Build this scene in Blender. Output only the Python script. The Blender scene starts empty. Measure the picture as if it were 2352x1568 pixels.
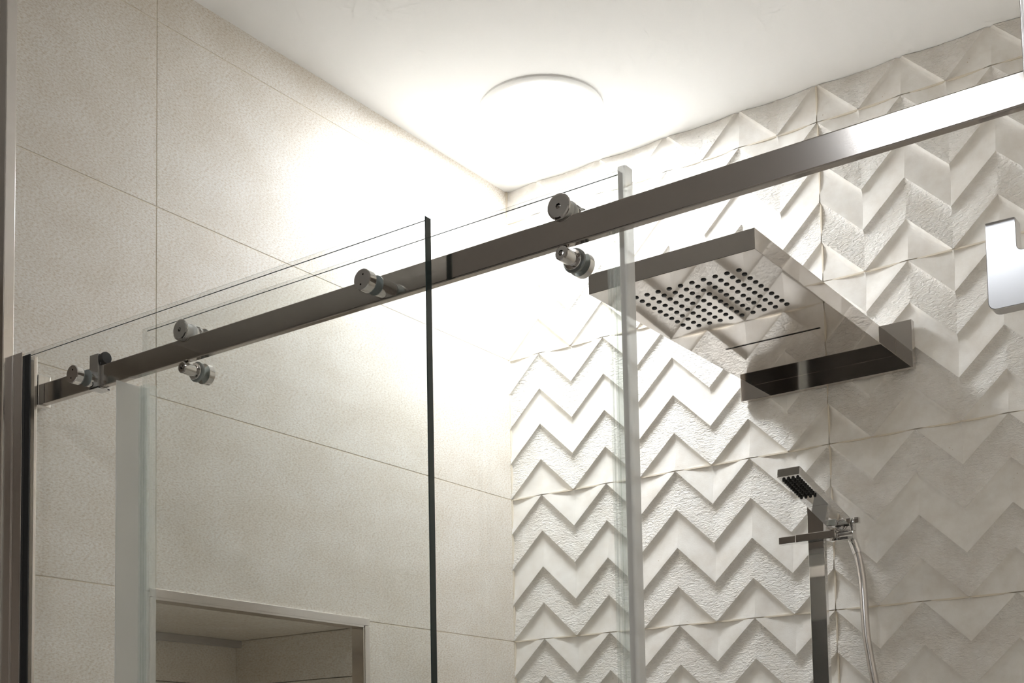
import bpy, bmesh, math, random
from mathutils import Matrix, Vector

random.seed(7)
SC = bpy.context.scene
COL = SC.collection

# ------------------------------------------------------------------ camera
# The frame is 2352 x 1568; the photograph's verticals are corrected, so the
# lens is shifted upward (principal point near the lower edge of the frame).
F_PX, CX, CY = 3009.69, 1176.0, 1573.41
YAW, PITCH, ROLL = 0.617364, 0.079307, -0.018998
CAM = Vector((1.56950, -2.22272, 1.19280))


def cam_axes():
    f = Vector((-math.sin(YAW) * math.cos(PITCH), math.cos(YAW) * math.cos(PITCH), math.sin(PITCH)))
    r = Vector((math.cos(YAW), math.sin(YAW), 0))
    u = r.cross(f)
    c, s = math.cos(ROLL), math.sin(ROLL)
    return c * r + s * u, -s * r + c * u, f


cd = bpy.data.cameras.new('camera')
cd.sensor_fit = 'HORIZONTAL'
cd.sensor_width = 36.0
cd.lens = F_PX * 36.0 / 2352.0
cd.shift_x = (1176.0 - CX) / 2352.0
cd.shift_y = (CY - 784.0) / 2352.0
cd.clip_start = 0.02
cam = bpy.data.objects.new('camera', cd)
COL.objects.link(cam)
r_, u_, f_ = cam_axes()
m = Matrix.Identity(4)
for i in range(3):
    m[i][0], m[i][1], m[i][2], m[i][3] = r_[i], u_[i], -f_[i], CAM[i]
cam.matrix_world = m
SC.camera = cam

# ------------------------------------------------------------------ world, exposure
w = bpy.data.worlds.new('world')
SC.world = w
w.use_nodes = True
w.node_tree.nodes['Background'].inputs[0].default_value = (0, 0, 0, 1)
w.node_tree.nodes['Background'].inputs[1].default_value = 0.0
SC.view_settings.view_transform = 'Standard'
SC.view_settings.look = 'None'
SC.view_settings.gamma = 1.0
SC.view_settings.use_curve_mapping = False
SC.view_settings.exposure = 2.25
cy = SC.cycles
cy.use_denoising = True
cy.use_adaptive_sampling = True
cy.adaptive_threshold = 0.08
cy.adaptive_min_samples = 8
cy.max_bounces = 10
cy.diffuse_bounces = 7
cy.glossy_bounces = 5
cy.transmission_bounces = 4
cy.transparent_max_bounces = 12
cy.sample_clamp_indirect = 4.0
cy.blur_glossy = 0.5

LAMP = 21.0          # emission of the shower downlight's diffuser
LAMP_OUT = 21.0      # the like lamp behind the camera, mirrored in the rail

# ------------------------------------------------------------------ dimensions
CEIL = 2.4702
ROW = 0.30           # tile course height
TW = 0.936           # tile width
PER = 0.156          # chevron period
BH = 0.075           # chevron band height
XR = 1.36            # right wall
YL = -1.196          # front end of the left wall
YRF = -1.292         # front end of the right wall


# ------------------------------------------------------------------ materials
def new_mat(name):
    mt = bpy.data.materials.new(name)
    mt.use_nodes = True
    nt = mt.node_tree
    for n in list(nt.nodes):
        nt.nodes.remove(n)
    out = nt.nodes.new('ShaderNodeOutputMaterial')
    return mt, nt, out


def principled(name, col, rough=0.5, metal=0.0, spec=0.5, **kw):
    mt, nt, out = new_mat(name)
    b = nt.nodes.new('ShaderNodeBsdfPrincipled')
    b.inputs['Base Color'].default_value = (*col, 1)
    b.inputs['Roughness'].default_value = rough
    b.inputs['Metallic'].default_value = metal
    b.inputs['Specular IOR Level'].default_value = spec
    for k, v in kw.items():
        b.inputs[k.replace('_', ' ')].default_value = v
    nt.links.new(b.outputs[0], out.inputs[0])
    return mt, nt, b


def N(nt, kind, **kw):
    n = nt.nodes.new(kind)
    for k, v in kw.items():
        if hasattr(n, k):
            setattr(n, k, v)
        else:
            n.inputs[k].default_value = v
    return n


def ramp(nt, fac, stops):
    r = nt.nodes.new('ShaderNodeValToRGB')
    while len(r.color_ramp.elements) < len(stops):
        r.color_ramp.elements.new(0.5)
    for e, (p, c) in zip(r.color_ramp.elements, stops):
        e.position = p
        e.color = (*c, 1)
    nt.links.new(fac, r.inputs[0])
    return r.outputs[0]


def world_pos(nt, scale=(1, 1, 1), rot=(0, 0, 0)):
    g = nt.nodes.new('ShaderNodeNewGeometry')
    mp = nt.nodes.new('ShaderNodeMapping')
    mp.inputs['Scale'].default_value = scale
    mp.inputs['Rotation'].default_value = rot
    nt.links.new(g.outputs['Position'], mp.inputs['Vector'])
    return mp.outputs[0]


def stone_mat(name, light, dark, grain=1.0, bump=0.25):
    """fine-grained beige stoneware with short slanted streaks"""
    mt, nt, b = principled(name, light, 0.55, spec=0.3)
    v1 = world_pos(nt, (125, 125, 270), (0.35, 0, 0))
    n1 = N(nt, 'ShaderNodeTexNoise', Scale=1.6, Detail=5.0, Roughness=0.65)
    nt.links.new(v1, n1.inputs['Vector'])
    v2 = world_pos(nt, (9, 9, 13))
    n2 = N(nt, 'ShaderNodeTexNoise', Scale=1.0, Detail=3.0, Roughness=0.5)
    nt.links.new(v2, n2.inputs['Vector'])
    mid = tuple((a * 0.62 + c * 0.38) for a, c in zip(light, dark))
    c1 = ramp(nt, n1.outputs['Fac'], [(0.33, dark), (0.47, mid), (0.60, light)])
    c2 = ramp(nt, n2.outputs['Fac'], [(0.35, (0.93, 0.91, 0.88)), (0.65, (1, 1, 1))])
    mx = N(nt, 'ShaderNodeMix', data_type='RGBA', blend_type='MULTIPLY')
    mx.inputs['Factor'].default_value = 1.0
    nt.links.new(c1, mx.inputs['A'])
    nt.links.new(c2, mx.inputs['B'])
    nt.links.new(mx.outputs['Result'], b.inputs['Base Color'])
    bp = N(nt, 'ShaderNodeBump', Strength=bump, Distance=0.0012)
    nt.links.new(n1.outputs['Fac'], bp.inputs['Height'])
    nt.links.new(bp.outputs[0], b.inputs['Normal'])
    return mt


def relief_mat(name, rough_band):
    light, dark = (0.91, 0.885, 0.845), (0.80, 0.755, 0.695)
    mt, nt, b = principled(name, light, 0.6, spec=0.25)
    v = world_pos(nt, (22, 22, 22))
    n = N(nt, 'ShaderNodeTexNoise', Scale=1.0, Detail=6.0, Roughness=0.6)
    nt.links.new(v, n.inputs['Vector'])
    c = ramp(nt, n.outputs['Fac'], [(0.30, dark), (0.62, light)])
    vp = world_pos(nt, (130, 130, 130))
    vo = N(nt, 'ShaderNodeTexVoronoi', Scale=1.0)
    nt.links.new(vp, vo.inputs['Vector'])
    if rough_band:
        vr = world_pos(nt, (125, 125, 270), (0, 0.25, 0))
        nr = N(nt, 'ShaderNodeTexNoise', Scale=1.0, Detail=3.0, Roughness=0.55, Distortion=0.8)
        nt.links.new(vr, nr.inputs['Vector'])
        bp = N(nt, 'ShaderNodeBump', Strength=1.0, Distance=0.0032)
        nt.links.new(nr.outputs['Fac'], bp.inputs['Height'])
        nt.links.new(bp.outputs[0], b.inputs['Normal'])
        nt.links.new(c, b.inputs['Base Color'])
    else:
        vf = world_pos(nt, (420, 420, 420))
        nf = N(nt, 'ShaderNodeTexNoise', Scale=1.0, Detail=2.0)
        nt.links.new(vf, nf.inputs['Vector'])
        bp = N(nt, 'ShaderNodeBump', Strength=0.2, Distance=0.0008)
        nt.links.new(nf.outputs['Fac'], bp.inputs['Height'])
        nt.links.new(bp.outputs[0], b.inputs['Normal'])
        # a few tiny darker pits
        n3 = N(nt, 'ShaderNodeTexNoise', Scale=1.0, Detail=1.0)
        nt.links.new(world_pos(nt, (18, 18, 18)), n3.inputs['Vector'])
        mul = N(nt, 'ShaderNodeMath', operation='ADD')
        nt.links.new(vo.outputs['Distance'], mul.inputs[0])
        r3 = ramp(nt, n3.outputs['Fac'], [(0.58, (0.5, 0.5, 0.5)), (0.70, (0, 0, 0))])
        nt.links.new(r3, mul.inputs[1])
        pit = ramp(nt, mul.outputs[0], [(0.08, (0.72, 0.65, 0.56)), (0.16, (1, 1, 1))])
        mx = N(nt, 'ShaderNodeMix', data_type='RGBA', blend_type='MULTIPLY')
        mx.inputs['Factor'].default_value = 1.0
        nt.links.new(c, mx.inputs['A'])
        nt.links.new(pit, mx.inputs['B'])
        nt.links.new(mx.outputs['Result'], b.inputs['Base Color'])
    return mt


def brushed_mat(name, col, rough, along='x', strength=0.06, aniso=0.0):
    mt, nt, b = principled(name, col, rough, 1.0)
    sc = {'x': (3, 900, 900), 'z': (700, 700, 3)}[along]
    n = N(nt, 'ShaderNodeTexNoise', Scale=1.0, Detail=4.0)
    nt.links.new(world_pos(nt, sc), n.inputs['Vector'])
    bp = N(nt, 'ShaderNodeBump', Strength=strength, Distance=0.0005)
    nt.links.new(n.outputs['Fac'], bp.inputs['Height'])
    nt.links.new(bp.outputs[0], b.inputs['Normal'])
    b.inputs['Anisotropic'].default_value = aniso
    return mt


def glass_mat(name, col):
    """clear pane: what is not mirrored by Fresnel passes straight through"""
    mt, nt, out = new_mat(name)
    fr = N(nt, 'ShaderNodeFresnel')
    geo = N(nt, 'ShaderNodeNewGeometry')
    ior = N(nt, 'ShaderNodeMapRange')           # the same glass-to-air step on both sides of the pane
    ior.inputs['To Min'].default_value = 1.45
    ior.inputs['To Max'].default_value = 1 / 1.45
    nt.links.new(geo.outputs['Backfacing'], ior.inputs['Value'])
    nt.links.new(ior.outputs[0], fr.inputs['IOR'])
    t = N(nt, 'ShaderNodeBsdfTransparent'); t.inputs[0].default_value = (*col, 1)
    g = N(nt, 'ShaderNodeBsdfGlossy', Roughness=0.0)
    mx = N(nt, 'ShaderNodeMixShader')
    nt.links.new(fr.outputs[0], mx.inputs[0])
    nt.links.new(t.outputs[0], mx.inputs[1])
    nt.links.new(g.outputs[0], mx.inputs[2])
    nt.links.new(mx.outputs[0], out.inputs[0])
    return mt


def milky_mat(name, col, alpha, rough=0.35):
    """translucent extruded plastic"""
    mt, nt, out = new_mat(name)
    d = N(nt, 'ShaderNodeBsdfDiffuse'); d.inputs[0].default_value = (*col, 1)
    t = N(nt, 'ShaderNodeBsdfTranslucent'); t.inputs[0].default_value = (*col, 1)
    g = N(nt, 'ShaderNodeBsdfGlossy', Roughness=rough)
    p = N(nt, 'ShaderNodeBsdfTransparent'); p.inputs[0].default_value = (0.96, 0.97, 0.96, 1)
    m1 = N(nt, 'ShaderNodeMixShader'); m1.inputs[0].default_value = 0.5
    nt.links.new(d.outputs[0], m1.inputs[1]); nt.links.new(t.outputs[0], m1.inputs[2])
    m2 = N(nt, 'ShaderNodeMixShader'); m2.inputs[0].default_value = 0.06
    nt.links.new(m1.outputs[0], m2.inputs[1]); nt.links.new(g.outputs[0], m2.inputs[2])
    m3 = N(nt, 'ShaderNodeMixShader'); m3.inputs[0].default_value = alpha
    nt.links.new(p.outputs[0], m3.inputs[1]); nt.links.new(m2.outputs[0], m3.inputs[2])
    nt.links.new(m3.outputs[0], out.inputs[0])
    return mt


def emit_mat(name, col, strength):
    mt, nt, out = new_mat(name)
    e = N(nt, 'ShaderNodeEmission', Strength=strength)
    e.inputs[0].default_value = (*col, 1)
    nt.links.new(e.outputs[0], out.inputs[0])
    return mt


M = {}
M['stone'] = stone_mat('beige_stoneware', (0.92, 0.895, 0.85), (0.69, 0.605, 0.50))
M['relief_smooth'] = relief_mat('relief_tile_smooth', False)
M['relief_rough'] = relief_mat('relief_tile_rippled', True)
M['grout'] = principled('tan_grout', (0.80, 0.73, 0.62), 0.85, spec=0.1)[0]
M['ceiling'] = principled('white_ceiling_paint', (0.955, 0.955, 0.955), 0.8, spec=0.1)[0]
M['floor'] = stone_mat('pale_floor_tile', (0.88, 0.86, 0.82), (0.80, 0.76, 0.71))
M['outer'] = principled('taupe_wall', (0.50, 0.45, 0.40), 0.7, spec=0.2)[0]
M['door'] = principled('dark_wood', (0.035, 0.028, 0.025), 0.5)[0]
M['chrome'] = principled('polished_chrome', (0.80, 0.79, 0.785), 0.03, 1.0)[0]
M['mirror'] = brushed_mat('mirror_steel', (0.66, 0.625, 0.595), 0.035, 'x', 0.0)
M['brushed'] = brushed_mat('brushed_steel', (0.56, 0.52, 0.49), 0.12, 'x', 0.03)
M['trim'] = brushed_mat('brushed_trim', (0.80, 0.765, 0.74), 0.15, 'z', 0.08)
M['satin'] = principled('satin_steel', (0.74, 0.74, 0.76), 0.2, 1.0)[0]
M['glass'] = glass_mat('clear_glass', (0.990, 0.996, 0.991))
M['glass_edge'] = principled('green_glass_edge', (0.035, 0.055, 0.055), 0.08, spec=0.6)[0]
M['milky'] = milky_mat('milky_plastic', (0.98, 0.968, 0.955), 0.66)
M['clear_plastic'] = milky_mat('clear_plastic', (0.96, 0.965, 0.955), 0.16)
M['white_plastic'] = principled('white_nylon', (0.85, 0.85, 0.84), 0.35)[0]
M['rubber'] = principled('black_rubber', (0.02, 0.02, 0.02), 0.55)[0]
M['washer'] = principled('grey_gasket', (0.34, 0.365, 0.36), 0.3)[0]
M['white_paint'] = principled('white_enamel', (0.85, 0.85, 0.84), 0.4)[0]
M['lamp'] = emit_mat('lamp_diffuser', (0.915, 0.962, 1.0), LAMP)
M['lamp_out'] = emit_mat('lamp_diffuser_outside', (0.915, 0.962, 1.0), LAMP_OUT)
M['hose'] = principled('steel_hose', (0.66, 0.63, 0.61), 0.22, 1.0)[0]
M['strip'] = principled('grey_aluminium', (0.55, 0.54, 0.54), 0.4, 0.6)[0]


# ------------------------------------------------------------------ mesh helpers
def bx(bm, x0, x1, y0, y1, z0, z1, bev=0.0, mi=0):
    vs = [bm.verts.new((x, y, z)) for x in (x0, x1) for y in (y0, y1) for z in (z0, z1)]
    idx = [(0, 1, 3, 2), (4, 6, 7, 5), (0, 4, 5, 1), (2, 3, 7, 6), (0, 2, 6, 4), (1, 5, 7, 3)]
    fs = [bm.faces.new([vs[i] for i in f]) for f in idx]
    for f in fs:
        f.material_index = mi
    if bev > 0:
        es = list({e for f in fs for e in f.edges})
        bmesh.ops.bevel(bm, geom=es, offset=bev, segments=2, affect='EDGES', profile=0.6)
    return fs


def lathe(bm, prof, c, axis='y', seg=40, hexr=None):
    """revolve (radius, position) pairs about an axis through c; hexr marks a
    profile radius that is drawn as a hexagon (a socket)"""
    rings = []
    for r, a in prof:
        ring = []
        if r < 1e-7:
            ring = None
        else:
            for k in range(seg):
                th = 2 * math.pi * k / seg
                rr = r
                if hexr and abs(r - hexr) < 1e-9:
                    rr = r * math.cos(math.pi / 6) / math.cos((th % (math.pi / 3)) - math.pi / 6)
                p = (rr * math.cos(th), rr * math.sin(th))
                if axis == 'y':
                    co = (c[0] + p[0], a, c[2] + p[1])
                elif axis == 'x':
                    co = (a, c[1] + p[0], c[2] + p[1])
                else:
                    co = (c[0] + p[0], c[1] + p[1], a)
                ring.append(bm.verts.new(co))
        if ring is None:
            co = {'y': (c[0], a, c[2]), 'x': (a, c[1], c[2]), 'z': (c[0], c[1], a)}[axis]
            ring = [bm.verts.new(co)]
        rings.append(ring)
    for A, B in zip(rings, rings[1:]):
        for k in range(seg):
            q = [A[k % len(A)], A[(k + 1) % len(A)], B[(k + 1) % len(B)], B[k % len(B)]]
            u = []
            for v in q:
                if v not in u:
                    u.append(v)
            if len(u) > 2:
                bm.faces.new(u)


def finish(bm, smooth=None):
    bmesh.ops.recalc_face_normals(bm, faces=bm.faces[:])
    if smooth is not None:
        for f in bm.faces:
            f.smooth = True
        for e in bm.edges:
            if len(e.link_faces) == 2 and e.calc_face_angle(0) > math.radians(smooth):
                e.smooth = False


def obj(name, bm, mats, parent=None, smooth=None, recalc=True):
    if recalc:
        finish(bm, smooth)
    me = bpy.data.meshes.new(name)
    bm.to_mesh(me)
    bm.free()
    for mt in (mats if isinstance(mats, (list, tuple)) else [mats]):
        me.materials.append(M[mt])
    return link(name, me, parent)


def link(name, me, parent=None, loc=None):
    o = bpy.data.objects.new(name, me)
    COL.objects.link(o)
    if loc is not None:
        o.location = loc
    if parent is not None:
        o.parent = parent
        # parts are modelled in room coordinates: undo the parent's own place
        o.matrix_parent_inverse = Matrix.Translation(-world_of(parent))
    return o


def world_of(o):
    t = Vector(o.location)
    if o.parent is not None:
        t = t + Vector(o.matrix_parent_inverse.translation) + world_of(o.parent)
    return t


def thing(name, label, cat, loc, group=None):
    o = bpy.data.objects.new(name, None)
    o.empty_display_size = 0.05
    o.location = loc
    COL.objects.link(o)
    o['label'] = label
    o['category'] = cat
    if group:
        o['group'] = group
    return o


def struct(o, label=None):
    o['kind'] = 'structure'
    if label:
        o['label'] = label
    return o


def box_obj(name, mat, parent, *d, bev=0.0):
    bm = bmesh.new()
    bx(bm, *d, bev=bev)
    return obj(name, bm, mat, parent)


def carve(o, bm):
    """cut the shape in bm out of object o"""
    finish(bm)
    me = bpy.data.meshes.new('cutter'); bm.to_mesh(me); bm.free()
    c = bpy.data.objects.new('cutter', me); COL.objects.link(c)
    md = o.modifiers.new('cut', 'BOOLEAN'); md.operation = 'DIFFERENCE'; md.solver = 'EXACT'; md.object = c
    c.parent = o.parent
    c.matrix_parent_inverse = o.matrix_parent_inverse.copy()
    bpy.context.view_layer.update()
    new = bpy.data.meshes.new_from_object(o.evaluated_get(bpy.context.evaluated_depsgraph_get()))
    o.modifiers.remove(md)
    new.name = o.name
    o.data = new
    bpy.data.objects.remove(c); bpy.data.meshes.remove(me)


# ------------------------------------------------------------------ room shell
bm = bmesh.new(); bx(bm, -1.4, 2.7, -3.4, 0.2, CEIL, CEIL + 0.12)
struct(obj('ceiling', bm, 'ceiling'), 'smooth white painted ceiling above the shower')
bm = bmesh.new(); bx(bm, -1.4, 2.7, -3.4, 0.2, -0.1, 0.0)
struct(obj('floor', bm, 'floor'), 'pale tiled bathroom floor')

# wall behind the shower head: grout bed plus one object per relief tile
bm = bmesh.new(); bx(bm, -0.45, XR + 0.15, 0.0042, 0.14, 0.0, CEIL)
wall_back = struct(obj('wall_back', bm, 'grout'), 'back wall of pale chevron relief tiles')

DEPTH = 0.0060
BASE = 0.0030
GAP = 0.0009


def relief_tile(x0, x1, z_top=None):
    """one moulded tile, local z 0..ROW: zigzag bands that lean out to a sharp
    lower edge; alternate bands are smooth and rippled"""
    bm = bmesh.new()
    half = PER / 2
    n0 = int(round(x0 / half))
    n1 = int(math.ceil(x1 / half - 1e-6))

    def zl(n, x):  # height of zigzag line n at x: peaks at odd multiples of half
        t = x / half
        k = math.floor(t)
        fr = t - k
        tri = fr if k % 2 == 0 else 1 - fr
        return ROW - (n + 1) * BH + tri * BH

    def surf(x, z, ztop):
        return BASE - DEPTH * max(0.0, min(1.0, (ztop - z) / BH))

    # depth profile below a zigzag line: rounded cove, then a slow lean outwards
    prof = [(0.0, 1.0), (0.0022, 0.62), (0.0060, 0.24), (0.0120, 0.05), (0.0190, 0.0), (0.0300, 0.07), (0.0480, 0.40),
            (0.0660, 0.86), (0.0715, 0.965), (BH, 1.0)]
    for i in range(n0, n1):
        xa, xb = i * half, (i + 1) * half
        for b in range(5):
            mi = 1 if b in (1, 3) else 0
            ta, tb = zl(b - 1, xa), zl(b - 1, xb)          # line above the band
            rows = []
            for (t_, h) in prof:
                y = BASE - DEPTH * h
                rows.append((bm.verts.new((xa, y, ta - t_)), bm.verts.new((xb, y, tb - t_))))
            for (p, q), (p2, q2) in zip(rows, rows[1:]):
                f = bm.faces.new([p2, q2, q, p])
                f.material_index = mi
                f.smooth = True
    # tile body behind the relief
    bx(bm, n0 * half + 1e-4, n1 * half - 1e-4, BASE + 0.0006, 0.009, 1e-4, ROW - 1e-4)

    def cut(co, no):
        g = bm.verts[:] + bm.edges[:] + bm.faces[:]
        bmesh.ops.bisect_plane(bm, geom=g, dist=1e-7, plane_co=co, plane_no=no, clear_outer=True)
    cut((0, 0, GAP), (0, 0, -1))
    cut((0, 0, (z_top or ROW - GAP)), (0, 0, 1))
    cut((x0 + GAP, 0, 0), (-1, 0, 0))
    cut((x1 - GAP, 0, 0), (1, 0, 0))
    # skirts so the tile edge reads as solid
    bm.normal_update()
    for f in bm.faces:
        if f.normal.y > 0.5 and abs(f.calc_center_median().y - 0.009) > 1e-4:
            f.normal_flip()
    me = bpy.data.meshes.new('tile')
    bm.to_mesh(me)
    bm.free()
    me.materials.append(M['relief_smooth'])
    me.materials.append(M['relief_rough'])
    return me


cols = [(0.0, 4.5 * PER), (4.5 * PER, XR)]
for (a, b) in cols:
    full = relief_tile(a, b)
    top = relief_tile(a, b, CEIL - 2.4 - 0.0006)
    for r in range(9):
        link('tile', top if r == 8 else full, wall_back, (0, 0, r * ROW))

bm = bmesh.new()
for r in range(1, 9):
    bx(bm, 0.0, XR, -0.0006, 0.006, r * ROW - 0.0014, r * ROW + 0.0014)
bx(bm, 4.5 * PER - 0.0014, 4.5 * PER + 0.0014, -0.0006, 0.006, 0.0, CEIL)
bx(bm, 0.0, 0.0026, -0.0016, 0.006, 0.0, CEIL)
obj('grout_line', bm, 'grout', wall_back)

# left wall with a deep niche
NY0, NY1, NZ0, NZ1, NX = -0.946, -0.470, 1.20, 1.4895, -0.33
bm = bmesh.new()
E_ = 0.0106            # thickness of the niche lining
bx(bm, -0.16, -0.0007, NY1 + E_, 0.0042, 0.0, CEIL)
bx(bm, -0.16, -0.0007, NY0 - E_, NY1 + E_, NZ1 + E_, CEIL)
bx(bm, -0.16, -0.0007, NY0 - E_, NY1 + E_, 0.0, NZ0 - E_)
bx(bm, -0.16, -0.0007, YL + 0.003, NY0 - E_, 0.0, CEIL)
wall_left = struct(obj('wall_left', bm, 'grout'), 'left wall of plain beige stoneware tiles with a niche')


def flat_tile(y0, y1, z0, z1):
    bm = bmesh.new()
    bx(bm, -0.0095, 0.0, y0 + GAP, y1 - GAP, z0 + GAP, z1 - GAP, bev=0.0005)
    return obj('tile', bm, 'stone', wall_left)


for r in range(9):
    z0, z1 = r * ROW, min((r + 1) * ROW, CEIL + 0.001)
    if abs(z0 - 1.2) < 1e-6:
        flat_tile(-0.457, 0.0, z0, z1)
        flat_tile(YL + 0.014, -0.946, z0, z1)
    else:
        flat_tile(-TW, 0.0, z0, z1)
        flat_tile(YL + 0.014, -TW, z0, z1)

# niche lining (two courses, joint near z = 1.40)
NJ = 1.402
bm = bmesh.new()
bx(bm, NX - 0.02, NX - 0.010, NY0 - 0.02, NY1 + 0.02, NZ0 - 0.02, NZ1 + 0.02)
bx(bm, NX - 0.01, -0.15, NY1 + 0.010, NY1 + 0.02, NZ0 - 0.02, NZ1 + 0.02)
bx(bm, NX - 0.01, -0.15, NY0 - 0.02, NY0 - 0.010, NZ0 - 0.02, NZ1 + 0.02)
bx(bm, NX - 0.01, -0.15, NY0 - 0.01, NY1 + 0.01, NZ1 + 0.010, NZ1 + 0.02)
bx(bm, NX - 0.01, -0.15, NY0 - 0.01, NY1 + 0.01, NZ0 - 0.02, NZ0 - 0.010)
obj('niche_box', bm, 'grout', wall_left)
for za, zb in ((NZ0, NJ), (NJ, NZ1)):
    box_obj('niche_tile', 'stone', wall_left, NX - 0.010, NX, NY0, NY1, za + GAP, zb - GAP, bev=0.0004)
    box_obj('niche_tile', 'stone', wall_left, NX, -0.010, NY1, NY1 + 0.010, za + GAP, zb - GAP, bev=0.0004)
    box_obj('niche_tile', 'stone', wall_left, NX, -0.010, NY0 - 0.010, NY0, za + GAP, zb - GAP, bev=0.0004)
box_obj('niche_tile', 'stone', wall_left, NX, -0.010, NY0, NY1, NZ1, NZ1 + 0.010, bev=0.0004)
box_obj('niche_tile', 'stone', wall_left, NX, -0.010, NY0, NY1, NZ0 - 0.010, NZ0, bev=0.0004)

# metal edging round the niche mouth: flat face plus a return into the niche
for d in ((NY0 - 0.002, -0.456, NZ1 + 0.002, 1.5045), ):
    bm = bmesh.new()
    bx(bm, -0.004, 0.0035, d[0], d[1], d[2], d[3], bev=0.0008)
    bx(bm, -0.026, 0.0020, d[0] + 0.004, NY1, NZ1 - 0.0016, NZ1 + 0.003, bev=0.0004)
    obj('niche_trim', bm, 'trim', wall_left)
bm = bmesh.new()
bx(bm, -0.004, 0.0035, NY1 + 0.001, -0.456, NZ0, NZ1 + 0.0012, bev=0.0008)
bx(bm, -0.026, 0.0020, NY1 - 0.0018, NY1 + 0.002, NZ0, NZ1 - 0.002, bev=0.0004)
obj('niche_trim', bm, 'trim', wall_left)
bm = bmesh.new()
bx(bm, -0.004, 0.0035, NY0 - 0.002, NY0 + 0.008, NZ0, NZ1 + 0.0012, bev=0.0008)
obj('niche_trim', bm, 'trim', wall_left)

# corner trim on the front end of the left wall
bm = bmesh.new()
bx(bm, -0.0008, 0.0022, YL - 0.0015, YL + 0.0140, 0.0, CEIL, bev=0.0006)
bx(bm, -0.0140, 0.0012, YL - 0.0022, YL + 0.0008, 0.0, CEIL, bev=0.0006)
struct(obj('trim_1', bm, 'trim'), 'brushed metal corner trim on the end of the left wall')

# right wall of the recess with its trim (just outside the frame)
bm = bmesh.new(); bx(bm, XR, XR + 0.14, YRF, 0.0042, 0.0, CEIL)
struct(obj('wall_right', bm, 'stone'), 'right wall of the shower recess')
bm = bmesh.new()
bx(bm, XR - 0.0020, XR + 0.0008, YRF - 0.0015, YRF + 0.0140, 0.0, CEIL, bev=0.0006)
bx(bm, XR - 0.0012, XR + 0.0140, YRF - 0.0022, YRF + 0.0008, 0.0, CEIL, bev=0.0006)
struct(obj('trim_2', bm, 'trim'), 'dark brushed corner trim on the end of the right wall')

# the bathroom on the camera's side
for nm, d in (('wall_entry_left', (-1.4, -0.0145, YL, YL + 0.1, 0, CEIL)),
              ('wall_entry_right', (XR + 0.0145, 2.7, YRF, YRF + 0.1, 0, CEIL)),
              ('wall_front', (-1.4, 2.7, -3.4, -3.3, 0, CEIL)),
              ('wall_side_left', (-1.4, -1.3, -3.3, YL, 0, CEIL)),
              ('wall_side_right', (2.6, 2.7, -3.3, YRF, 0, CEIL))):
    bm = bmesh.new(); bx(bm, *d)
    struct(obj(nm, bm, 'stone' if 'entry' in nm else 'outer'), 'plain wall of the bathroom outside the shower')
bm = bmesh.new()
bx(bm, -1.16, 0.06, -3.3, -3.27, 0, 1.90)  # unseen door, added to give the flange and slide bar dark reflections
door = struct(obj('added_door', bm, 'door'), 'added dark wooden door, out of view, that darkens reflections in the chrome')
box_obj('door_handle', 'chrome', door, -0.06, -0.045, -3.27, -3.23, 0.96, 1.06, bev=0.003)

# ------------------------------------------------------------------ downlights


def downlight(cx_, cy_, ro, ri, mat, label, suffix=''):
    t = thing('ceiling_light' + suffix, label, 'ceiling light', (cx_, cy_, CEIL))
    bm = bmesh.new()
    z = CEIL
    lathe(bm, [(ri, z - 0.0005), (ri, z - 0.0035), (ri + 0.003, z - 0.0055), (ro - 0.006, z - 0.0050),
               (ro - 0.001, z - 0.0028), (ro, z)], (cx_, cy_, 0), 'z', 96)
    obj('ring' + suffix, bm, 'white_paint', t, 40)
    bm = bmesh.new()
    vs = [bm.verts.new((cx_ + ri * math.cos(2 * math.pi * k / 48), cy_ + ri * math.sin(2 * math.pi * k / 48), z - 0.0030))
          for k in range(48)]
    f = bm.faces.new(list(reversed(vs)))
    obj('diffuser' + suffix, bm, mat, t, recalc=False)
    return t


downlight(0.2575, -0.2435, 0.117, 0.095, 'lamp', 'glowing round white recessed downlight in the ceiling above the shower')
# outside the picture: the lamp whose reflection is the bright patch on the rail
downlight(0.85, -2.53, 0.117, 0.095, 'lamp_out', 'round recessed downlight in the bathroom ceiling outside the shower', '_offscreen')

# ------------------------------------------------------------------ fixed panel, wall profile
GF0, GF1 = -1.175, -1.165          # fixed glass front / back
t = thing('wall_profile', 'vertical brushed metal channel on the left wall holding the fixed glass', 'profile', (0.011, -1.17, 0.0))
bm = bmesh.new()
bx(bm, 0.0006, 0.0046, -1.182, -1.158, 0.0, 1.800)
bx(bm, 0.0046, 0.0222, -1.182, -1.1773, 0.0, 1.800, bev=0.0006)
bx(bm, 0.0046, 0.0222, -1.163, -1.158, 0.0, 1.800, bev=0.0006)
obj('channel', bm, 'trim', t)
box_obj('gasket', 'rubber', t, 0.0180, 0.0325, -1.1770, -1.1752, 0.0, 1.7965)


def pane(name, parent, x0, x1, y0, y1, z0, z1, bev=0.0007):
    bm = bmesh.new()
    fs = bx(bm, x0, x1, y0, y1, z0, z1)
    es = list({e for f in fs for e in f.edges})
    bmesh.ops.bevel(bm, geom=es, offset=bev, segments=1, affect='EDGES')
    finish(bm)
    for f in bm.faces:
        f.material_index = 0 if (abs(f.normal.y) > 0.99 or abs(f.normal.z) > 0.99) else (2 if f.normal.x < -0.5 else 1)
    return obj(name, bm, ['glass', 'glass_edge', 'clear_plastic'], parent)


fixed = pane('fixed_glass_panel', None, 0.0065, 0.7245, GF0, GF1, 0.0, 1.8005)
fixed['label'] = 'fixed clear glass panel with green edge standing in front of the rail'
fixed['category'] = 'glass panel'

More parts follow.
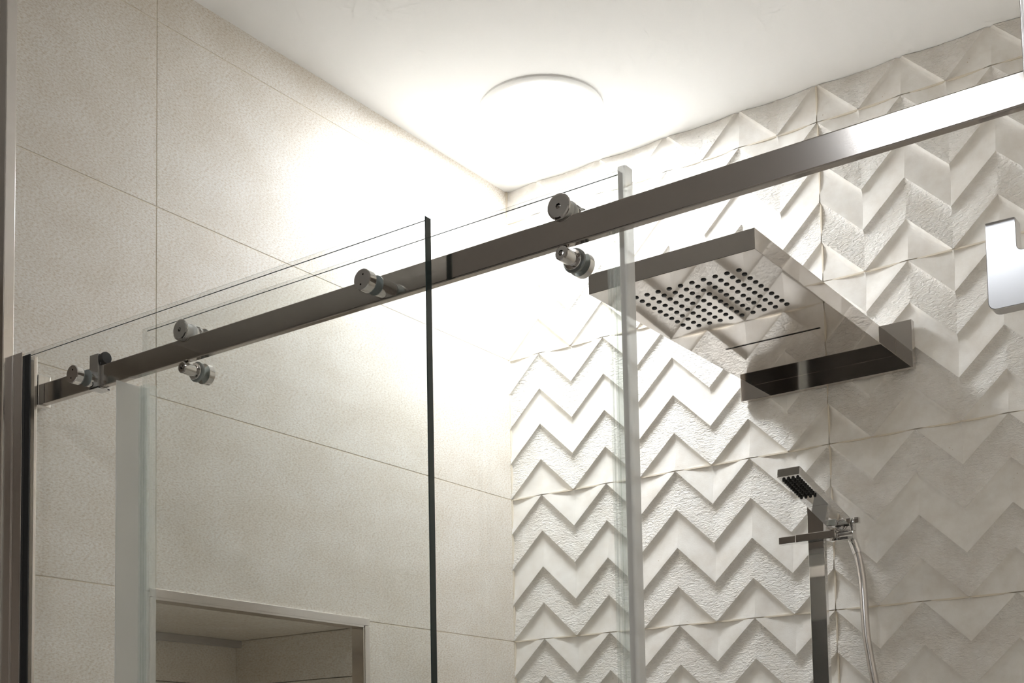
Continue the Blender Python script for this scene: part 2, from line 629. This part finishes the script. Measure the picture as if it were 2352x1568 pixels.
# ------------------------------------------------------------------ rail
RY0, RY1, RZ0, RZ1 = -1.152, -1.142, 1.7338, 1.7630
t = thing('sliding_door_rail', 'long brushed steel rail crossing the shower that carries the sliding door', 'rail', (0.68, -1.147, RZ0))
bm = bmesh.new()
fs = bx(bm, 0.0185, XR - 0.012, RY0, RY1, RZ0, RZ1)
es = [e for e in bm.edges if abs(e.verts[0].co.x - e.verts[1].co.x) > 0.1]
bmesh.ops.bevel(bm, geom=es, offset=0.0016, segments=4, affect='EDGES', profile=0.5)
obj('bar', bm, 'brushed', t)

for sx, xw in ((1, 0.0004), (-1, XR - 0.0004)):
    bm = bmesh.new()
    a, b = sorted((xw, xw + sx * 0.010))
    bx(bm, a, b, RY0 - 0.0065, RY1 + 0.0065, RZ0 - 0.002, RZ1 + 0.0125, bev=0.0012)
    a, b = sorted((xw + sx * 0.0112, xw + sx * 0.0225))
    bx(bm, a, b, RY0 - 0.0050, RY1 + 0.0050, RZ0 - 0.002, RZ1 + 0.0130, bev=0.0010)
    obj('wall_bracket', bm, 'chrome', t)


def standoff(xc, zc, yend):
    bm = bmesh.new()
    lathe(bm, [(0, -1.1872), (0.0112, -1.1872), (0.0120, -1.1862), (0.0120, -1.1767), (0, -1.1767)], (xc, 0, zc), 'y', 48)
    s = obj('standoff', bm, 'chrome', t, 35)
    bm = bmesh.new()
    lathe(bm, [(0, -1.1766), (0.0116, -1.1766), (0.0116, -1.1752), (0, -1.1752)], (xc, 0, zc), 'y', 40)
    obj('washer', bm, 'washer', s, 35)
    bm = bmesh.new()
    lathe(bm, [(0, -1.1648), (0.0112, -1.1648), (0.0112, -1.1639), (0, -1.1639)], (xc, 0, zc), 'y', 40)
    obj('washer', bm, 'washer', s, 35)
    bm = bmesh.new()
    lathe(bm, [(0, -1.1638), (0.0108, -1.1638), (0.0108, yend), (0, yend)], (xc, 0, zc), 'y', 48)
    obj('spacer', bm, 'chrome', s, 35)
    bm = bmesh.new()
    for dx, dz in ((0.0018, 0.0052), (-0.0018, -0.0052)):      # two pin holes drilled into the cap
        lathe(bm, [(0, -1.1890), (0.0011, -1.1890), (0.0011, -1.1805), (0, -1.1795)], (xc + dx, 0, zc + dz), 'y', 14)
    carve(s, bm)


standoff(0.6450, 1.7465, RY0)
standoff(0.1390, 1.7445, RY0 - 0.0045)

bm = bmesh.new()
bx(bm, 0.1345, 0.1525, RY0 - 0.0045, RY0 - 0.0002, RZ0 - 0.0030, RZ1 + 0.0145, bev=0.0005)
bx(bm, 0.1345, 0.1525, RY1 + 0.0002, RY1 + 0.0045, RZ0 - 0.0030, RZ1 + 0.0145, bev=0.0005)
bx(bm, 0.1345, 0.1525, RY0 - 0.0045, RY1 + 0.0045, RZ0 - 0.0032, RZ0 - 0.0002, bev=0.0005)
bx(bm, 0.1345, 0.1525, RY0 - 0.0002, RY1 + 0.0002, RZ1 + 0.0002, RZ1 + 0.0145)
stop = obj('door_stopper', bm, 'satin', t)
bm = bmesh.new()
lathe(bm, [(0, 0.1526), (0.0065, 0.1526), (0.0065, 0.1560), (0.0078, 0.1562), (0.0080, 0.1600), (0.0074, 0.1612), (0, 0.1612)],
      (0, -1.1490, 1.7715), 'x', 32)
obj('bumper', bm, 'rubber', stop, 35)

# ------------------------------------------------------------------ sliding door
GD0, GD1, DZ = -1.127, -1.119, 1.806
door_t = thing('sliding_glass_door', 'frameless clear glass sliding door hanging on rollers behind the rail', 'shower door', (0.57, -1.123, 0.0))
pane('glass', door_t, 0.2050, 0.9340, GD0, GD1, 0.01, DZ)

# overlap seal on the door's left edge: clip channel and a broad fin towards the fixed glass
bm = bmesh.new()
z0, z1 = 0.01, 1.7295
bx(bm, 0.2015, 0.2215, GD0 - 0.0026, GD0 - 0.0008, z0, z1)
bx(bm, 0.2015, 0.2215, GD1 + 0.0008, GD1 + 0.0026, z0, z1)
bx(bm, 0.2015, 0.2042, GD0 - 0.0008, GD1 + 0.0008, z0, z1)
bx(bm, 0.2070, 0.2085, GD0 - 0.0036, GD0 - 0.0026, z0, z1)
bx(bm, 0.2120, 0.2132, GD0 - 0.0034, GD0 - 0.0026, z0, z1)
s = obj('overlap_seal', bm, 'clear_plastic', door_t)
bm = bmesh.new()
bx(bm, 0.1993, 0.2013, GF1 + 0.0012, GD1 + 0.0026, z0, z1)
obj('fin', bm, 'milky', s)

# closing seal on the door's right edge
bm = bmesh.new()
bx(bm, 0.9195, 0.9345, GD0 - 0.0024, GD0 - 0.0006, 0.01, DZ + 0.001)
bx(bm, 0.9195, 0.9345, GD1 + 0.0006, GD1 + 0.0024, 0.01, DZ + 0.001)
bx(bm, 0.9225, 0.9238, GD0 - 0.0032, GD0 - 0.0024, 0.01, DZ + 0.001)
bx(bm, 0.9285, 0.9296, GD0 - 0.0030, GD0 - 0.0024, 0.01, DZ + 0.001)
s = obj('edge_seal', bm, 'clear_plastic', door_t)
bm = bmesh.new()
fs = bx(bm, 0.9352, 0.9440, GD0 - 0.0045, GD1 + 0.0040, 0.01, DZ + 0.001)
es = [e for e in bm.edges if abs(e.verts[0].co.z - e.verts[1].co.z) > 0.5 and e.verts[0].co.x > 0.94]
bmesh.ops.bevel(bm, geom=es, offset=0.0035, segments=5, affect='EDGES', profile=0.5)
obj('bulb', bm, 'milky', s, 40)


def roller(xc):
    zc = RZ1 + 0.0101
    bm = bmesh.new()
    lathe(bm, [(0, -1.1470), (0.0030, -1.1490), (0.0030, -1.1572), (0.0114, -1.1572), (0.0131, -1.1565),
               (0.0135, -1.1552), (0.0133, -1.1542), (0.0128, -1.1538), (0.0045, -1.1533)], (xc, 0, zc), 'y', 60, 0.0030)
    s = obj('roller', bm, 'chrome', door_t, 20)
    bm = bmesh.new()
    lathe(bm, [(0, -1.1460), (0.0045, -1.1460), (0.0045, -1.1537), (0.0127, -1.1537), (0.0126, -1.1528), (0.0112, -1.1522), (0.0100, -1.1512), (0.0100, -1.1424),
               (0.0108, -1.1418), (0.0114, -1.1404), (0.0112, -1.1372), (0.0104, -1.1362), (0, -1.1362)], (xc, 0, zc), 'y', 48)
    obj('wheel', bm, 'white_plastic', s, 30)
    bm = bmesh.new()
    lathe(bm, [(0, -1.1360), (0.0098, -1.1360), (0.0098, -1.1332), (0.0078, -1.1328), (0.0078, -1.1310), (0.0110, -1.1306),
               (0.0110, -1.1272), (0, -1.1272)], (xc, 0, zc), 'y', 48)
    obj('hub', bm, 'chrome', s, 30)
    bm = bmesh.new()
    lathe(bm, [(0, -1.1188), (0.0115, -1.1188), (0.0115, -1.1110), (0.0105, -1.1100), (0, -1.1100)], (xc, 0, zc), 'y', 48)
    obj('back_cap', bm, 'chrome', s, 30)


def guide_bolt(xc):
    zc = RZ0 - 0.0078
    bm = bmesh.new()
    lathe(bm, [(0, -1.1440), (0.0031, -1.1460), (0.0031, -1.1536), (0.0062, -1.1536), (0.0075, -1.1526), (0.0075, -1.1340),
               (0.0102, -1.1336), (0.0106, -1.1328), (0.0106, -1.1308), (0.0100, -1.1302), (0, -1.1302)], (xc, 0, zc), 'y', 60, 0.0031)
    s = obj('guide_bolt', bm, 'chrome', door_t, 20)
    bm = bmesh.new()
    lathe(bm, [(0, -1.1301), (0.0126, -1.1301), (0.0128, -1.1294), (0.0128, -1.1273), (0, -1.1273)], (xc, 0, zc), 'y', 48)
    obj('washer', bm, 'washer', s, 30)
    bm = bmesh.new()
    lathe(bm, [(0, -1.1187), (0.0130, -1.1187), (0.0130, -1.1100), (0.0118, -1.1088), (0, -1.1088)], (xc, 0, zc), 'y', 48)
    obj('back_cap', bm, 'chrome', s, 30)


for xc in (0.3140, 0.8805):
    roller(xc)
    guide_bolt(xc)

# ------------------------------------------------------------------ rain shower head
HX0, HX1, HY0, HY1, HZ0, HZ1 = 0.5640, 0.8350, -0.588, -0.0182, 1.9310, 1.9615
t = thing('rain_shower_head', 'large flat rectangular mirror-polished rain shower head projecting from the tiled wall', 'shower head', (0.70, -0.01, HZ0))
bm = bmesh.new(); bx(bm, HX0, HX1, HY0, HY1, HZ0, HZ1, bev=0.0006)
plate = obj('plate', bm, 'mirror', t)
bm = bmesh.new(); bx(bm, 0.6160, 0.7845, -0.2345, -0.2305, HZ0 - 0.003, HZ0 + 0.014)
carve(plate, bm)
bm = bmesh.new(); bx(bm, 0.5400, 0.8640, -0.0180, -0.0034, 1.9050, 1.9890, bev=0.0006)
obj('wall_flange', bm, 'mirror', t)
bm = bmesh.new()
lathe(bm, [(0, HZ0 + 0.0006), (0.0042, HZ0 + 0.0006), (0.0042, HZ0 - 0.0004), (0.0034, HZ0 - 0.0016), (0, HZ0 - 0.0016)], (0, 0, 0), 'z', 10)
finish(bm)
nz = bpy.data.meshes.new('nozzle'); bm.to_mesh(nz); bm.free(); nz.materials.append(M['rubber'])
for i in range(10):
    for j in range(10):
        link('nozzle', nz, t, (0.6140 + i * 0.0189, -0.5330 + j * 0.0187, 0))
# lip round the waterfall slot
bm = bmesh.new()
for d in ((0.6156, 0.7849, -0.2349, -0.2345), (0.6156, 0.7849, -0.2305, -0.2301), (0.6156, 0.6160, -0.2345, -0.2305),
          (0.7845, 0.7849, -0.2345, -0.2305)):
    bx(bm, *d, HZ0 - 0.0004, HZ0 + 0.0002)
obj('waterfall_slot', bm, 'mirror', t)

# ------------------------------------------------------------------ slide bar with holder
t = thing('shower_slide_bar', 'flat chrome slide bar upright on the chevron tiles under the rain head', 'shower bar', (0.693, -0.003, 1.0))
box_obj('bar', 'chrome', t, 0.6785, 0.7080, -0.0600, -0.0480, 0.98, 1.690, bev=0.0008)
for z in (1.05, 1.6550):
    box_obj('wall_mount', 'chrome', t, 0.6825, 0.7040, -0.0480, -0.0034, z - 0.011, z + 0.011, bev=0.0008)
bm = bmesh.new()
bx(bm, 0.6585, 0.7320, -0.0685, -0.0605, 1.6170, 1.6310, bev=0.0010)
bx(bm, 0.6585, 0.6780, -0.0610, -0.0420, 1.6170, 1.6310, bev=0.0006)
bx(bm, 0.7085, 0.7175, -0.0610, -0.0420, 1.6170, 1.6310, bev=0.0006)
sl = obj('slider', bm, 'chrome', t)
box_obj('lever', 'chrome', sl, 0.6265, 0.6583, -0.0672, -0.0500, 1.6178, 1.6302, bev=0.0008)
bm = bmesh.new()
bx(bm, 0.7180, 0.7610, -0.0600, -0.0425, 1.6130, 1.6280, bev=0.0012)
bx(bm, 0.7560, 0.7615, -0.0590, -0.0435, 1.6280, 1.6480, bev=0.0010)
lathe(bm, [(0.0098, -0.0590), (0.0128, -0.0590), (0.0128, -0.0435), (0.0098, -0.0435), (0.0098, -0.0590)], (0.7395, 0, 1.6405), 'y', 40)
obj('holder', bm, 'chrome', sl, 30)
box_obj('knob', 'chrome', sl, 0.7617, 0.7700, -0.0560, -0.0460, 1.6400, 1.6500, bev=0.0008)

# ------------------------------------------------------------------ hand shower
t = thing('hand_shower', 'slim square chrome hand shower with black nozzles resting in its holder', 'hand shower', (0.7395, -0.066, 1.634))
ang = math.atan2(1.6840 - 1.6340, 0.2130)
L = 0.2200
MH = Matrix.Translation((0.7395, -0.0660, 1.6345)) @ Matrix.Rotation(-ang, 4, 'X')


def to_hand(bm):
    bmesh.ops.transform(bm, matrix=MH, verts=bm.verts[:])


bm = bmesh.new()
bx(bm, -0.0192, 0.0192, -L, -0.0960, 0.0, 0.0140, bev=0.0008)
# the grip is a touch slimmer than the spray end
b0 = [(-0.0192, 0.0), (0.0192, 0.0), (0.0192, 0.0140), (-0.0192, 0.0140)]
b1 = [(-0.0160, 0.0), (0.0160, 0.0), (0.0160, 0.0150), (-0.0160, 0.0150)]
A = [bm.verts.new((x, -0.0962, z)) for x, z in b0]
B = [bm.verts.new((x, 0.0, z)) for x, z in b0]
for k in range(4):
    bm.faces.new([A[k], A[(k + 1) % 4], B[(k + 1) % 4], B[k]])
bm.faces.new(A); bm.faces.new(B)
to_hand(bm)
body = obj('body', bm, 'chrome', t)
bm = bmesh.new()
lathe(bm, [(0, 0.0006), (0.0027, 0.0006), (0.0025, -0.0026), (0.0016, -0.0036), (0, -0.0036)], (0, 0, 0), 'z', 10)
finish(bm, 40)
hn = bpy.data.meshes.new('nozzle'); bm.to_mesh(hn); bm.free(); hn.materials.append(M['rubber'])
for i in range(4):
    for j in range(10):
        p = MH @ Vector((-0.0118 + i * 0.0079, -L + 0.0115 + j * 0.0079, 0))
        o = link('nozzle', hn, t, p)
        o.rotation_euler = (-ang, 0, 0)
bm = bmesh.new()
lathe(bm, [(0, -0.004), (0.0090, -0.004), (0.0100, 0.0040), (0.0100, 0.0100), (0, 0.0100)], (0, 0, 0.0065), 'y', 32)
to_hand(bm)
obj('coupling', bm, 'chrome', t, 40)

# ------------------------------------------------------------------ hose
t = thing('shower_hose', 'grey steel shower hose curving down from the hand shower', 'hose', (0.752, -0.052, 1.60))
pts = [(0.7395, -0.0500, 1.6410), (0.7415, -0.0360, 1.6370), (0.7475, -0.0300, 1.6180), (0.7572, -0.0320, 1.5900),
       (0.7650, -0.0380, 1.5520), (0.7692, -0.0440, 1.5200), (0.7735, -0.0500, 1.4500), (0.7795, -0.0520, 1.4040),
       (0.7865, -0.0540, 1.3620), (0.7950, -0.0560, 1.3000), (0.8010, -0.0580, 1.2200), (0.7960, -0.0600, 1.1000),
       (0.7800, -0.0550, 1.0000)]


def tube(bm, pts, r, seg=16, sub=6):
    P = [Vector(p) for p in pts]
    path = []
    for i in range(len(P) - 1):
        p0, p1, p2, p3 = P[max(i - 1, 0)], P[i], P[i + 1], P[min(i + 2, len(P) - 1)]
        for k in range(sub):
            s = k / sub
            path.append(0.5 * ((2 * p1) + (p2 - p0) * s + (2 * p0 - 5 * p1 + 4 * p2 - p3) * s * s
                               + (3 * p1 - p0 - 3 * p2 + p3) * s ** 3))
    path.append(P[-1])
    rings = []
    for i, p in enumerate(path):
        tan = (path[min(i + 1, len(path) - 1)] - path[max(i - 1, 0)]).normalized()
        a = tan.cross(Vector((0, 1, 0))).normalized()
        b = tan.cross(a)
        rings.append([bm.verts.new(p + r * (math.cos(2 * math.pi * k / seg) * a + math.sin(2 * math.pi * k / seg) * b))
                      for k in range(seg)])
    for A, B in zip(rings, rings[1:]):
        for k in range(seg):
            bm.faces.new([A[k], A[(k + 1) % seg], B[(k + 1) % seg], B[k]])
    bm.faces.new(rings[0]); bm.faces.new(rings[-1])


bm = bmesh.new(); tube(bm, pts, 0.0070)
obj('tube', bm, 'hose', t, 60)
bm = bmesh.new(); tube(bm, pts[1:4], 0.0084)
obj('ferrule', bm, 'chrome', t, 60)
bm = bmesh.new()
lathe(bm, [(0, -0.003), (0.020, -0.003), (0.020, -0.008), (0.010, -0.010), (0.010, -0.064), (0, -0.064)], (0.78, 0, 0.992), 'y', 32)
obj('wall_outlet', bm, 'chrome', t, 40)

# ------------------------------------------------------------------ robe hook on the right wall


def round_poly(pts, radii, seg=10):
    out = []
    n = len(pts)
    for i in range(n):
        p, a, b = Vector(pts[i]), Vector(pts[i - 1]), Vector(pts[(i + 1) % n])
        r = radii[i]
        if r <= 0:
            out.append(p); continue
        d0, d1 = (a - p).normalized(), (b - p).normalized()
        half = d0.angle(d1) / 2
        tl = r / math.tan(half)
        c = p + (d0 + d1).normalized() * (r / math.sin(half))
        s, e = p + d0 * tl - c, p + d1 * tl - c
        for k in range(seg + 1):
            v = s.lerp(e, k / seg).normalized() * r
            out.append(c + v)
    return out


YH0, YH1 = -1.052, -1.035
prof = [(1.2640, 1.6870), (1.2902, 1.6865), (1.2906, 1.6560), (1.3522, 1.6555), (1.3522, 1.6070), (1.2634, 1.6070)]
pp = round_poly(prof, [0.0012, 0.0015, 0.0045, 0, 0, 0.0075])
t = thing('robe_hook', 'chunky satin grey metal hook with an upturned tip beside the right wall', 'hook', (1.352, -1.0435, 1.607))
bm = bmesh.new()
fa = [bm.verts.new((p.x, YH0, p.y)) for p in pp]
fb = [bm.verts.new((p.x, YH1, p.y)) for p in pp]
bm.faces.new(fa); bm.faces.new(list(reversed(fb)))
for k in range(len(pp)):
    q = (k + 1) % len(pp)
    bm.faces.new([fa[k], fb[k], fb[q], fa[q]])
bmesh.ops.recalc_face_normals(bm, faces=bm.faces[:])
es = [e for e in bm.edges if abs(e.verts[0].co.y - e.verts[1].co.y) < 1e-6]
bmesh.ops.bevel(bm, geom=es, offset=0.0007, segments=2, affect='EDGES', profile=0.5)
obj('arm', bm, 'satin', t)
box_obj('backplate', 'satin', t, 1.3523, XR - 0.0003, -1.0665, -1.0205, 1.600, 1.690, bev=0.001)

# ------------------------------------------------------------------ strip under the niche ceiling
bm = bmesh.new()
bx(bm, NX + 0.0004, NX + 0.0165, NY0 + 0.0005, NY1 - 0.0005, NZ1 - 0.0135, NZ1 - 0.0003, bev=0.0008)
o = obj('light_strip', bm, 'strip', None)
o['label'] = 'unlit grey aluminium light strip along the back of the wall niche'
o['category'] = 'light strip'
